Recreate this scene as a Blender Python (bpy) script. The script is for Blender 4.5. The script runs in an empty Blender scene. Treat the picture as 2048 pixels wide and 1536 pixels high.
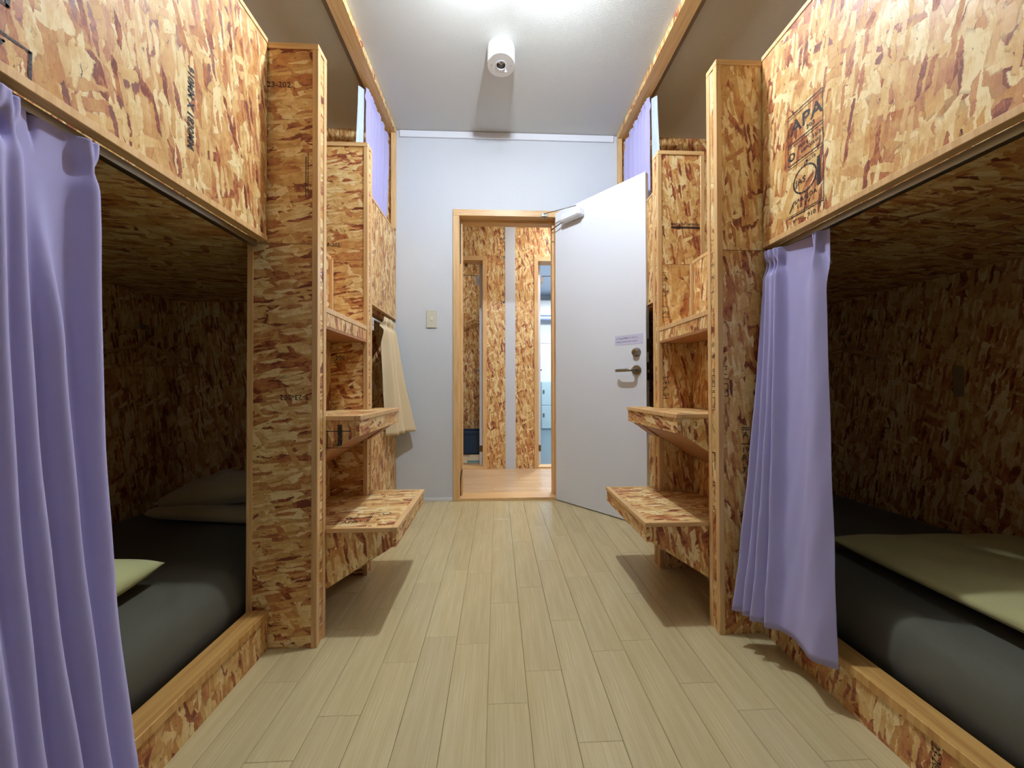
import bpy, bmesh, math, random
from mathutils import Vector, Matrix
random.seed(7)
SC = bpy.context.scene
COL = SC.collection

# ---------------------------------------------------------------- camera, world, light, exposure
F_PX = 708.0
yaw, pitch, roll, CAM_H = 0.042, 0.009, -0.002, 0.764
cy, sy, cp, sp, cr, sr = math.cos(yaw), math.sin(yaw), math.cos(pitch), math.sin(pitch), math.cos(roll), math.sin(roll)
fw = Vector((sy, cy, 0)); rt = Vector((cy, -sy, 0)); up = Vector((0, 0, 1))
f2 = fw * cp + up * sp; u2 = up * cp - fw * sp
r3 = rt * cr + u2 * sr; u3 = u2 * cr - rt * sr
cam = bpy.data.cameras.new('camera'); cam.sensor_width = 36; cam.sensor_fit = 'HORIZONTAL'
cam.lens = 36 * F_PX / 2048; cam.clip_start = 0.02
co = bpy.data.objects.new('camera', cam); COL.objects.link(co); SC.camera = co
m = Matrix((r3, u3, -f2)).transposed().to_4x4(); m.translation = (0, 0, CAM_H); co.matrix_world = m

w = bpy.data.worlds.new('world'); SC.world = w; w.use_nodes = True
w.node_tree.nodes['Background'].inputs[0].default_value = (0.62, 0.68, 0.85, 1)
w.node_tree.nodes['Background'].inputs[1].default_value = 0.005
SC.view_settings.view_transform = 'Standard'; SC.view_settings.look = 'None'
SC.view_settings.gamma = 1; SC.view_settings.use_curve_mapping = False
SC.view_settings.exposure = 0.75
SC.cycles.max_bounces = 8; SC.cycles.diffuse_bounces = 3

BULB = (0.08, 1.20, 2.385)          # bare bulb just above the frame
BULB_STRENGTH = 1250.0
def area(name, loc, size, power, col, rot=(0, 0, 0)):
    l = bpy.data.lights.new(name, 'AREA'); l.size = size; l.energy = power; l.color = col
    o = bpy.data.objects.new(name, l); o.location = loc; o.rotation_euler = rot; COL.objects.link(o); return o
area('corridor_light', (0.75, 2.72, 2.46), 0.3, 9, (1, .95, .93))
area('kitchen_room_light', (1.25, 5.2, 2.40), 0.5, 55, (.86, .93, 1))
area('storage_room_light', (-1.0, 3.85, 2.46), 0.3, 5, (1, .96, .9))
area('rear_ceiling_light', (0.1, -0.75, 2.46), 0.25, 1.5, (.93, .97, 1))

# ---------------------------------------------------------------- materials
def lin(c):
    return tuple(((v / 255) / 12.92 if v / 255 <= .04045 else ((v / 255 + .055) / 1.055) ** 2.4) for v in c) + (1,)
class NT:
    def __init__(s, name):
        s.m = bpy.data.materials.new(name); s.m.use_nodes = True
        s.t = s.m.node_tree; s.b = s.t.nodes['Principled BSDF']; s.out = s.t.nodes['Material Output']
    def n(s, typ, **kw):
        k = s.t.nodes.new(typ)
        for a, v in kw.items():
            if a.startswith('i_'):
                key = a[2:]; key = int(key) if key.isdigit() else key.replace('_', ' ')
                k.inputs[key].default_value = v
            else: setattr(k, a, v)
        return k
    def l(s, a, b): s.t.links.new(a, b)
    def math(s, op, a, b=None, c=None, clamp=False):
        k = s.t.nodes.new('ShaderNodeMath'); k.operation = op; k.use_clamp = clamp
        for i, v in enumerate((a, b, c)):
            if v is None: continue
            if hasattr(v, 'links'): s.l(v, k.inputs[i])
            else: k.inputs[i].default_value = v
        return k.outputs[0]
    def mix(s, fac, a, b, mode='MIX'):
        k = s.t.nodes.new('ShaderNodeMix'); k.data_type = 'RGBA'; k.blend_type = mode; k.clamp_factor = True
        for sock, v in ((k.inputs[0], fac), (k.inputs[6], a), (k.inputs[7], b)):
            if hasattr(v, 'links'): s.l(v, sock)
            else: sock.default_value = v
        return k.outputs[2]
    def ramp(s, fac, stops, interp='LINEAR'):
        k = s.t.nodes.new('ShaderNodeValToRGB'); k.color_ramp.interpolation = interp
        e = k.color_ramp.elements
        while len(e) < len(stops): e.new(.5)
        for q, (p, c) in zip(e, stops): q.position = p; q.color = c
        s.l(fac, k.inputs[0]); return k.outputs[0]
def plain(name, rgb, rough=.6, metal=0, bump=0, scale=200, spec=.4, var=0):
    N = NT(name); N.b.inputs['Base Color'].default_value = lin(rgb); N.b.inputs['Roughness'].default_value = rough
    N.b.inputs['Metallic'].default_value = metal; N.b.inputs['Specular IOR Level'].default_value = spec
    tc = N.n('ShaderNodeTexCoord')
    if bump or var:
        no = N.n('ShaderNodeTexNoise', i_Scale=scale, i_Detail=3.0); N.l(tc.outputs['Object'], no.inputs['Vector'])
    if bump:
        bu = N.n('ShaderNodeBump', i_Strength=bump, i_Distance=.002); N.l(no.outputs[0], bu.inputs['Height']); N.l(bu.outputs[0], N.b.inputs['Normal'])
    if var:
        c = lin(rgb); d = tuple(x * (1 - var) for x in c[:3]) + (1,)
        N.l(N.mix(no.outputs[0], d, c), N.b.inputs['Base Color'])
    return N.m
def emit(name, rgb, s):
    N = NT(name); N.b.inputs['Base Color'].default_value = (0, 0, 0, 1)
    N.b.inputs['Emission Color'].default_value = lin(rgb); N.b.inputs['Emission Strength'].default_value = s; return N.m

def osb(name, rot, lift=1.0):
    """strand board: a ground of long chips with layers of straight-ended chips lying over it; chips run along V (rot=0) or U (rot=90 degrees)"""
    N = NT(name)
    uv = N.n('ShaderNodeUVMap')
    m0 = N.n('ShaderNodeMapping', vector_type='POINT'); m0.inputs['Rotation'].default_value = (0, 0, rot); N.l(uv.outputs[0], m0.inputs[0])
    wn = N.n('ShaderNodeTexNoise', noise_dimensions='2D', i_Scale=22.0, i_Detail=4.0, i_Roughness=.7); N.l(m0.outputs[0], wn.inputs['Vector'])
    w1 = N.n('ShaderNodeVectorMath', operation='SUBTRACT'); N.l(wn.outputs['Color'], w1.inputs[0]); w1.inputs[1].default_value = (.5, .5, .5)
    w2 = N.n('ShaderNodeVectorMath', operation='MULTIPLY_ADD'); N.l(w1.outputs[0], w2.inputs[0]); w2.inputs[1].default_value = (.014, .020, 0); N.l(m0.outputs[0], w2.inputs[2])
    mgr = N.n('ShaderNodeMapping', vector_type='POINT'); mgr.inputs['Scale'].default_value = (420, 40, 1); N.l(w2.outputs[0], mgr.inputs[0])
    gr = N.n('ShaderNodeTexNoise', noise_dimensions='2D', i_Scale=1.0, i_Detail=2.0); N.l(mgr.outputs[0], gr.inputs['Vector'])
    grain = N.math('SUBTRACT', gr.outputs[0], .5)
    mott = N.math('SUBTRACT', wn.outputs[0], .5)
    stops = [(0, lin((244, 222, 172))), (.16, lin((232, 200, 142))), (.38, lin((218, 176, 116))), (.62, lin((205, 152, 98))),
             (.82, lin((188, 126, 84))), (.94, lin((164, 96, 70))), (1, lin((128, 70, 52)))]
    var = N.math('ADD', N.math('MULTIPLY', grain, .36), N.math('MULTIPLY', mott, .9))
    col = hgt = rgh = None
    #  kind(0 ground, 1 loose chips) angle sx sy threshold offset  bias
    layers = [(0, .04, 34, 7.5, 0, 0, .02), (0, -.35, 50, 11, .5, 3.1, .05), (1, .30, 26, 8.8, .25, 7.7, 0), (1, -.42, 33, 10, .3, 13.2, 0), (1, .05, 22, 7, .4, 19.4, -.05), (1, 1.05, 38, 12, .66, 26.0, .0), (1, -.15, 70, 13, .25, 33.0, .05)]
    for (kind, a, sx, sy_, th, off, bias) in layers:
        mr = N.n('ShaderNodeMapping', vector_type='POINT'); mr.inputs['Rotation'].default_value = (0, 0, a); mr.inputs['Location'].default_value = (off, off * .7, 0); N.l(w2.outputs[0], mr.inputs[0])
        ms = N.n('ShaderNodeMapping', vector_type='POINT'); ms.inputs['Scale'].default_value = (sx, sy_, 1); N.l(mr.outputs[0], ms.inputs[0])
        vo = N.n('ShaderNodeTexVoronoi', voronoi_dimensions='2D', i_Scale=1.0, i_Randomness=.8 if kind else 1.0); N.l(ms.outputs[0], vo.inputs['Vector'])
        sep = N.n('ShaderNodeSeparateColor'); N.l(vo.outputs['Color'], sep.inputs[0])
        fac = N.math('ADD', N.math('ADD', N.math('POWER', sep.outputs[0], 1.35), bias), var)
        c = N.ramp(fac, stops)
        if kind:
            dv = N.n('ShaderNodeVectorMath', operation='SUBTRACT'); N.l(ms.outputs[0], dv.inputs[0]); N.l(vo.outputs['Position'], dv.inputs[1])
            sx_ = N.n('ShaderNodeSeparateXYZ'); N.l(dv.outputs[0], sx_.inputs[0])
            shear = N.math('MULTIPLY', N.math('SUBTRACT', sep.outputs[2], .5), 1.1)
            dx = N.math('ADD', sx_.outputs[0], N.math('MULTIPLY', sx_.outputs[1], shear))
            dy = N.math('ADD', sx_.outputs[1], N.math('MULTIPLY', sx_.outputs[0], N.math('SUBTRACT', sep.outputs[0], .5)))
            ex = N.math('MULTIPLY', N.math('ABSOLUTE', dx), 2.9); ey = N.math('MULTIPLY', N.math('ABSOLUTE', dy), 2.35)
            e = N.math('MAXIMUM', ex, ey)
            mk = N.math('MULTIPLY', N.math('LESS_THAN', e, 1.0), N.math('GREATER_THAN', sep.outputs[1], th))
            c = N.mix(N.math('MULTIPLY', N.math('MULTIPLY', N.math('SUBTRACT', e, .86, clamp=True), 7.0, clamp=True), N.math('GREATER_THAN', dx, 0.0)), c, N.mix(.5, c, lin((128, 74, 40))))  # soft shadow along one side of each chip, painted into its colour
            h = N.math('ADD', N.math('ADD', .35, N.math('MULTIPLY', sep.outputs[2], .35)), N.math('MULTIPLY', dx, shear))
        else:
            mk = N.math('GREATER_THAN', sep.outputs[1], th)
            h = N.math('SUBTRACT', N.math('MULTIPLY', sep.outputs[2], .5), N.math('MULTIPLY', vo.outputs['Distance'], .4))
            rim = N.math('MULTIPLY', N.math('SUBTRACT', vo.outputs['Distance'], .52, clamp=True), 1.6, clamp=True)
            c = N.mix(rim, c, lin((134, 80, 44)))
        if col is None: col, hgt, rgh = c, h, sep.outputs[2]
        else:
            col = N.mix(mk, col, c); inv = N.math('SUBTRACT', 1.0, mk)
            hgt = N.math('ADD', N.math('MULTIPLY', hgt, inv), N.math('MULTIPLY', h, mk))
            rgh = N.math('ADD', N.math('MULTIPLY', rgh, inv), N.math('MULTIPLY', sep.outputs[2], mk))
    # small dark cracks and specks
    msp = N.n('ShaderNodeMapping'); msp.inputs['Scale'].default_value = (80, 30, 1); N.l(w2.outputs[0], msp.inputs[0])
    sp_ = N.n('ShaderNodeTexNoise', noise_dimensions='2D', i_Scale=1.0, i_Detail=3.0, i_Roughness=.6); N.l(msp.outputs[0], sp_.inputs['Vector'])
    crack = N.math('MULTIPLY', N.math('SUBTRACT', .30, sp_.outputs[0], clamp=True), 12.0, clamp=True)
    col = N.mix(crack, col, lin((84, 42, 24)))
    hs = N.n('ShaderNodeHueSaturation', i_Saturation=1.06, i_Value=lift); N.l(col, hs.inputs['Color'])
    N.l(hs.outputs[0], N.b.inputs['Base Color'])
    N.l(N.math('ADD', N.math('MULTIPLY', rgh, .3), .3), N.b.inputs['Roughness'])
    N.b.inputs['Specular IOR Level'].default_value = .45
    hgt = N.math('ADD', hgt, N.math('MULTIPLY', grain, .25))
    bu = N.n('ShaderNodeBump', i_Strength=.5, i_Distance=.0016); N.l(hgt, bu.inputs['Height']); N.l(bu.outputs[0], N.b.inputs['Normal'])
    return N.m

def wood(name, base, dark, axis='V', rough=.42, scale=1.0):
    N = NT(name); uv = N.n('ShaderNodeUVMap')
    mp = N.n('ShaderNodeMapping'); mp.inputs['Scale'].default_value = ((90 * scale, 5 * scale, 1) if axis == 'V' else (5 * scale, 90 * scale, 1)); N.l(uv.outputs[0], mp.inputs[0])
    no = N.n('ShaderNodeTexNoise', noise_dimensions='2D', i_Scale=1.0, i_Detail=4.0, i_Distortion=.6); N.l(mp.outputs[0], no.inputs['Vector'])
    oi = N.n('ShaderNodeObjectInfo')
    c = N.ramp(no.outputs[0], [(.3, lin(dark)), (.62, lin(base))])
    hs = N.n('ShaderNodeHueSaturation'); N.l(c, hs.inputs['Color']); N.l(N.math('ADD', N.math('MULTIPLY', oi.outputs['Random'], .14), .92), hs.inputs['Value'])
    N.l(hs.outputs[0], N.b.inputs['Base Color']); N.b.inputs['Roughness'].default_value = rough
    bu = N.n('ShaderNodeBump', i_Strength=.15, i_Distance=.001); N.l(no.outputs[0], bu.inputs['Height']); N.l(bu.outputs[0], N.b.inputs['Normal'])
    return N.m

def wallpaper(name, rgb, sx, sy_, strength=.5):
    N = NT(name); uv = N.n('ShaderNodeUVMap')
    mp = N.n('ShaderNodeMapping'); mp.inputs['Scale'].default_value = (sx, sy_, 1); N.l(uv.outputs[0], mp.inputs[0])
    no = N.n('ShaderNodeTexNoise', noise_dimensions='2D', i_Scale=1.0, i_Detail=3.0, i_Roughness=.6); N.l(mp.outputs[0], no.inputs['Vector'])
    c = lin(rgb)
    N.l(N.mix(no.outputs[0], tuple(v * .94 for v in c[:3]) + (1,), c), N.b.inputs['Base Color'])
    N.b.inputs['Roughness'].default_value = .75
    bu = N.n('ShaderNodeBump', i_Strength=strength, i_Distance=.0012); N.l(no.outputs[0], bu.inputs['Height']); N.l(bu.outputs[0], N.b.inputs['Normal'])
    return N.m

def floormat(name, base, dark, axis='V'):
    N = NT(name); uv = N.n('ShaderNodeUVMap')
    mp = N.n('ShaderNodeMapping'); mp.inputs['Scale'].default_value = ((260, 7, 1) if axis == 'V' else (7, 260, 1)); N.l(uv.outputs[0], mp.inputs[0])
    no = N.n('ShaderNodeTexNoise', noise_dimensions='2D', i_Scale=1.0, i_Detail=3.0, i_Distortion=.3); N.l(mp.outputs[0], no.inputs['Vector'])
    m2 = N.n('ShaderNodeMapping'); m2.inputs['Scale'].default_value = ((40, 3, 1) if axis == 'V' else (3, 40, 1)); N.l(uv.outputs[0], m2.inputs[0])
    n2 = N.n('ShaderNodeTexNoise', noise_dimensions='2D', i_Scale=1.0, i_Detail=2.0); N.l(m2.outputs[0], n2.inputs['Vector'])
    f = N.math('ADD', N.math('MULTIPLY', no.outputs[0], .6), N.math('MULTIPLY', n2.outputs[0], .4))
    c = N.ramp(f, [(.35, lin(dark)), (.6, lin(base))])
    oi = N.n('ShaderNodeObjectInfo')
    hs = N.n('ShaderNodeHueSaturation'); N.l(c, hs.inputs['Color']); N.l(N.math('ADD', N.math('MULTIPLY', oi.outputs['Random'], .10), .94), hs.inputs['Value'])
    N.l(hs.outputs[0], N.b.inputs['Base Color']); N.l(N.math('ADD', N.math('MULTIPLY', no.outputs[0], .14), .17), N.b.inputs['Roughness'])
    N.b.inputs['Specular IOR Level'].default_value = .5
    bu = N.n('ShaderNodeBump', i_Strength=.08, i_Distance=.001); N.l(no.outputs[0], bu.inputs['Height']); N.l(bu.outputs[0], N.b.inputs['Normal'])
    return N.m

def fabric(name, rgb, sheen=.2, weave=900, var=.1):
    N = NT(name); tc = N.n('ShaderNodeTexCoord')
    no = N.n('ShaderNodeTexNoise', i_Scale=float(weave), i_Detail=2.0)
    mp = N.n('ShaderNodeMapping'); mp.inputs['Scale'].default_value = (1, 1, 3); N.l(tc.outputs['Object'], mp.inputs[0]); N.l(mp.outputs[0], no.inputs['Vector'])
    c = lin(rgb); N.l(N.mix(no.outputs[0], tuple(v * (1 - var) for v in c[:3]) + (1,), c), N.b.inputs['Base Color'])
    N.b.inputs['Roughness'].default_value = .85; N.b.inputs['Sheen Weight'].default_value = sheen; N.b.inputs['Specular IOR Level'].default_value = .2
    bu = N.n('ShaderNodeBump', i_Strength=.25, i_Distance=.0008); N.l(no.outputs[0], bu.inputs['Height']); N.l(bu.outputs[0], N.b.inputs['Normal'])
    return N.m

def ink_mat():
    N = NT('stamp_ink'); tc = N.n('ShaderNodeTexCoord')
    no = N.n('ShaderNodeTexNoise', i_Scale=260.0, i_Detail=4.0); N.l(tc.outputs['Object'], no.inputs['Vector'])
    N.b.inputs['Base Color'].default_value = lin((38, 30, 34)); N.b.inputs['Roughness'].default_value = .6
    N.l(N.math('MULTIPLY', N.math('SUBTRACT', no.outputs[0], .34), 7.0, clamp=True), N.b.inputs['Alpha'])
    return N.m

OSBV = osb('strand_board_upright', 0.0)
OSBH = osb('strand_board_level', math.pi / 2)
PINE = wood('pine_strip', (228, 188, 132), (212, 166, 108))
PINEH = wood('pine_strip_level', (228, 188, 132), (212, 166, 108), 'U')
CAPW = wood('pine_cap', (222, 176, 104), (190, 136, 70), 'V', .35, .5)
SOFF = wood('brown_board', (176, 122, 76), (160, 106, 62), 'V', .5, .4)
WHITE = wallpaper('white_wallpaper', (210, 214, 220), 420, 90, .5)
CEIL = wallpaper('ceiling_paper', (212, 212, 206), 240, 240, .7)
PAINT = plain('white_paint', (228, 230, 236), .4)
DOORW = plain('door_laminate', (226, 229, 236), .35, bump=.04, scale=60)
FLOOR = floormat('pale_floor_board', (205, 188, 144), (193, 175, 130))
FLOORX = floormat('corridor_floor_board', (222, 190, 150), (202, 168, 128), 'U')
GROOVE = plain('floor_base', (226, 206, 158), .7)
METAL = plain('satin_steel', (150, 146, 138), .28, 1)
BRASS = plain('bronzed_steel', (120, 102, 78), .35, 1)
ALU = plain('aluminium_rail', (168, 168, 162), .35, 1)
BLACK = plain('black_rubber', (22, 18, 16), .6)
PLASTIC = plain('white_plastic', (232, 232, 230), .35)
PLATE = plain('switch_plastic', (206, 204, 186), .4)
LILAC = fabric('lilac_curtain_cloth', (178, 172, 216), .15)
LINING = fabric('curtain_lining', (196, 208, 220), .1)
BEIGE = fabric('beige_curtain_cloth', (228, 206, 166), .15)
SHEET = fabric('dark_grey_sheet', (94, 92, 80), .1, 500, .15)
PILLOW = fabric('pale_pillow_cloth', (206, 208, 150), .1, 400)
PILLOWB = fabric('beige_pillow_cloth', (186, 180, 128), .1, 400)
TOWEL = fabric('beige_towel_cloth', (190, 172, 130), .5, 260, .3)
INK = ink_mat()

# ---------------------------------------------------------------- helpers
XC = 0.077
def wpos(o):
    p = Vector(o.location)
    while o.parent: o = o.parent; p += Vector(o.location)
    return p
def uvs(me, off, world):
    bm = bmesh.new(); bm.from_mesh(me); lay = bm.loops.layers.uv.verify(); bm.normal_update()
    for f in bm.faces:
        n = f.normal; ax = max(range(3), key=lambda i: abs(n[i]))
        for l in f.loops:
            p = l.vert.co + world
            l[lay].uv = ((p.y, p.z), (p.x, p.z), (p.x, p.y))[ax]
            l[lay].uv.x += off[0]; l[lay].uv.y += off[1]
    bm.to_mesh(me); bm.free()
def link(name, me, mat, parent, world):
    o = bpy.data.objects.new(name, me); COL.objects.link(o)
    if mat: me.materials.append(mat)
    if parent: o.parent = parent; o.location = world - wpos(parent)
    else: o.location = world
    return o
def mesh_from_bm(name, bm, mat, parent=None, world=Vector((0, 0, 0)), off=None, smooth=False):
    me = bpy.data.meshes.new(name); bm.to_mesh(me); bm.free()
    if off is None: off = (random.random() * 9, random.random() * 9)
    uvs(me, off, world)
    if smooth:
        for p in me.polygons: p.use_smooth = True
    return link(name, me, mat, parent, world)
def box(name, x0, x1, y0, y1, z0, z1, mat, parent=None, bev=.0008, off=None):
    x0, x1 = sorted((x0, x1)); y0, y1 = sorted((y0, y1)); z0, z1 = sorted((z0, z1))
    c = Vector(((x0 + x1) / 2, (y0 + y1) / 2, (z0 + z1) / 2))
    bm = bmesh.new(); bmesh.ops.create_cube(bm, size=1)
    for v in bm.verts: v.co = Vector((v.co.x * (x1 - x0), v.co.y * (y1 - y0), v.co.z * (z1 - z0)))
    if bev: bmesh.ops.bevel(bm, geom=bm.edges[:], offset=bev, segments=1, affect='EDGES')
    return mesh_from_bm(name, bm, mat, parent, c, off)
def sbox(s, name, d0, d1, y0, y1, z0, z1, mat, parent=None, bev=.0008, off=None):
    return box(name, XC + s * d0, XC + s * d1, y0, y1, z0, z1, mat, parent, bev, off)
def empty(name, loc, parent=None):
    o = bpy.data.objects.new(name, None); COL.objects.link(o); o.empty_display_size = .1
    if parent: o.parent = parent; o.location = Vector(loc) - wpos(parent)
    else: o.location = loc
    return o
def tag(o, label, cat, group=None):
    o['label'] = label; o['category'] = cat
    if group: o['group'] = group
    return o
def struct(o): o['kind'] = 'structure'; return o
def prism(name, pts, axis, a0, a1, mat, parent=None, off=None):
    """polygon pts (two coords) extruded along axis"""
    def mk(p, a): return Vector({'X': (a, p[0], p[1]), 'Y': (p[0], a, p[1]), 'Z': (p[0], p[1], a)}[axis])
    A = [mk(p, a0) for p in pts]; B = [mk(p, a1) for p in pts]
    c = sum(A + B, Vector()) / (2 * len(pts))
    bm = bmesh.new(); va = [bm.verts.new(v - c) for v in A]; vb = [bm.verts.new(v - c) for v in B]
    bm.faces.new(va); bm.faces.new(vb[::-1]); n = len(pts)
    for i in range(n): bm.faces.new((va[i], vb[i], vb[(i + 1) % n], va[(i + 1) % n]))
    bmesh.ops.recalc_face_normals(bm, faces=bm.faces)
    return mesh_from_bm(name, bm, mat, parent, c, off)
def tube(name, pts, r, mat, parent=None, seg=10, world=None, rs=None, flat=1.0):
    pts = [Vector(p) for p in pts]; c = world if world is not None else pts[0].copy()
    bm = bmesh.new(); rings = []; prev = None
    for i, p in enumerate(pts):
        t = (pts[min(i + 1, len(pts) - 1)] - pts[max(i - 1, 0)]).normalized()
        if prev is None: u = t.orthogonal().normalized()
        else: u = (prev - t * prev.dot(t)).normalized()
        prev = u; v = t.cross(u); rr = rs[i] if rs else r
        rings.append([bm.verts.new(p - c + u * rr * math.cos(k) + v * rr * flat * math.sin(k)) for k in [2 * math.pi * j / seg for j in range(seg)]])
    for a, b in zip(rings, rings[1:]):
        for j in range(seg): bm.faces.new((a[j], a[(j + 1) % seg], b[(j + 1) % seg], b[j]))
    bm.faces.new(rings[0][::-1]); bm.faces.new(rings[-1])
    bmesh.ops.recalc_face_normals(bm, faces=bm.faces)
    o = mesh_from_bm(name, bm, mat, parent, c)
    for p in o.data.polygons: p.use_smooth = len(p.vertices) == 4
    return o
def lathe(name, prof, c, mat, parent=None, seg=40, axis=None, smooth=True):
    """prof [(r, h)] along axis (default +Z) from c"""
    ax = Vector(axis or (0, 0, 1)).normalized(); u = ax.orthogonal().normalized(); v = ax.cross(u)
    bm = bmesh.new(); rings = []
    for r, h in prof:
        if r < 1e-6: rings.append([bm.verts.new(ax * h)])
        else: rings.append([bm.verts.new(ax * h + (u * math.cos(k) + v * math.sin(k)) * r) for k in [2 * math.pi * j / seg for j in range(seg)]])
    for a, b in zip(rings, rings[1:]):
        for j in range(seg):
            q = [a[j % len(a)], a[(j + 1) % len(a)], b[(j + 1) % len(b)], b[j % len(b)]]
            q = list(dict.fromkeys(q))
            if len(q) > 2: bm.faces.new(q)
    bmesh.ops.recalc_face_normals(bm, faces=bm.faces)
    o = mesh_from_bm(name, bm, mat, parent, Vector(c))
    if smooth:
        for p in o.data.polygons: p.use_smooth = True
        try: o.data.set_sharp_from_angle(angle=math.radians(35))
        except Exception: pass
    return o
def stamp(parts, org, U, V, parent, name='ink_stamp', mat=None):
    """flat print: parts = ('t', text, u, v, height) or ('r', u0, v0, u1, v1) or ('l', [(u,v)..], width) or ('c', u, v, radius, width)"""
    org, U, V = Vector(org), Vector(U).normalized(), Vector(V).normalized()
    bm = bmesh.new()
    def P(u, v): return bm.verts.new(U * u + V * v)
    def quad(a, b, c, d): bm.faces.new([P(*q) for q in (a, b, c, d)])
    for q in parts:
        if q[0] == 't':
            cu = bpy.data.curves.new('tmp', 'FONT'); cu.body = q[1]; cu.size = q[4] * 1.35; cu.space_character = 1.05
            cu.resolution_u = 2; cu.offset = q[4] * (.025 if len(q) < 6 else q[5])
            ob = bpy.data.objects.new('tmp', cu); COL.objects.link(ob)
            bpy.context.view_layer.update()
            me = bpy.data.meshes.new_from_object(ob.evaluated_get(bpy.context.evaluated_depsgraph_get()))
            vs = [P(q[2] + v.co.x, q[3] + v.co.y) for v in me.vertices]
            for f in me.polygons:
                try: bm.faces.new([vs[i] for i in f.vertices])
                except ValueError: pass
            bpy.data.objects.remove(ob); bpy.data.meshes.remove(me); bpy.data.curves.remove(cu)
        elif q[0] == 'r': quad((q[1], q[2]), (q[3], q[2]), (q[3], q[4]), (q[1], q[4]))
        elif q[0] == 'l':
            for (a, b) in zip(q[1], q[1][1:]):
                a = Vector(a); b = Vector(b); n = (b - a).normalized(); n = Vector((-n.y, n.x)) * q[2] / 2; e = (b - a).normalized() * q[2] / 2
                quad(a - e + n, a - e - n, b + e - n, b + e + n)
        elif q[0] == 'c':
            n = 28; r0, r1 = q[3] - q[4] / 2, q[3] + q[4] / 2
            for i in range(n):
                a, b = 2 * math.pi * i / n, 2 * math.pi * (i + 1) / n
                quad(*[(q[1] + r * math.cos(t), q[2] + r * math.sin(t)) for r, t in ((r0, a), (r1, a), (r1, b), (r0, b))])
    o = mesh_from_bm(name, bm, mat or INK, parent, org)
    o['kind'] = 'stuff'
    return o

# ---------------------------------------------------------------- the room shell
XL, XR = XC - .754, XC + .754
YW, HC, YB = 2.407, 2.5, -1.35
DW = 1.66
fl = struct(box('floor', XC - DW - .1, XC + DW + .1, YB - .1, YW + .002, -.06, -.010, GROOVE, bev=0))
# floor boards, each its own piece
PW = .0984
x = -0.0245 - PW * 8; k = 0
starts = {0: .862, 1: .957, 2: .761, 3: 1.02, -1: 1.065, -2: .70, -3: 1.003, -4: .847, 4: .66, 5: .9, 6: .82, 7: 1.1, -5: .75, -6: .95, -7: 1.1, -8: .8}
plank_meshes = {}
def plank(x0, x1, y0, y1, mat, parent, axis='Y', zt=0.0, name='floor_board'):
    key = (round(x1 - x0, 3), round(y1 - y0, 3), mat.name)
    c = Vector(((x0 + x1) / 2, (y0 + y1) / 2, zt - .005))
    if key not in plank_meshes:
        o = box(name, x0, x1, y0, y1, zt - .010, zt, mat, parent, bev=.0007)
        plank_meshes[key] = o.data; return o
    o = bpy.data.objects.new(name, plank_meshes[key]); COL.objects.link(o); o.parent = parent; o.location = c - wpos(parent); return o
for i in range(-8, 9):
    x0 = -0.0245 + PW * i; x1 = x0 + PW
    if x1 < XL - .06 or x0 > XR + .06: continue
    y = starts.get(i, .8); L = .3985
    while y > YB: y -= L
    while y < YW:
        a, b = max(y, YB), min(y + L, YW - .001)
        if b - a > .01: plank(x0 + .0004, x1 - .0004, a + .0002, b - .0002, FLOOR, fl)
        y += L
# cut floor under the bunks is never seen; bunks stand on the base slab
ce = struct(box('ceiling', XC - DW - .1, XC + DW + .1, YB - .1, YW + .002, HC, HC + .06, CEIL, bev=0))
# back wall with the door opening (white paper), strand board at its two ends inside the bunks
DX0, DX1, DZ = -.254, .400, 1.925
wb = struct(box('wall_back', XC - .79, DX0 - .03, YW, YW + .11, 0, HC, WHITE, bev=0))
box('wall_piece', DX1 + .03, XC + .79, YW, YW + .11, 0, HC, WHITE, wb, bev=0)
box('wall_piece', DX0 - .03, DX1 + .03, YW, YW + .11, DZ + .03, HC, WHITE, wb, bev=0)
for s in (-1, 1):
    sbox(s, 'board_lining', .79, DW + .02, YW - .001, YW + .11, 0, HC, OSBV, wb, bev=0)
    sbox(s, 'board_lining', .7565, .79, YW - .008, YW - .001, 1.22, HC - .04, OSBV, wb, bev=0)
struct(box('wall_front', XC - DW - .1, XC + DW + .1, YB - .1, YB, -.01, HC, WHITE, bev=0))
for s, n in ((-1, 'wall_left'), (1, 'wall_right')):
    struct(sbox(s, n, DW, DW + .08, YB, YW - .001, -.01, HC, OSBV, bev=0))
# cornice and skirting on the back wall
struct(box('trim_1', XC - .73, XC + .73, YW - .012, YW, HC - .046, HC - .002, PAINT, bev=.002))
struct(box('baseboard_back', XC - .75, DX0 - .045, YW - .005, YW, 0.0, .022, PAINT, bev=.001))
struct(box('baseboard_right', DX1 + .045, XC + .70, YW - .005, YW, 0.0, .022, PAINT, bev=.001))

# ---------------------------------------------------------------- door
door = struct(empty('door_1', (DX1 - .003, YW - .022, 0)))
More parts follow.
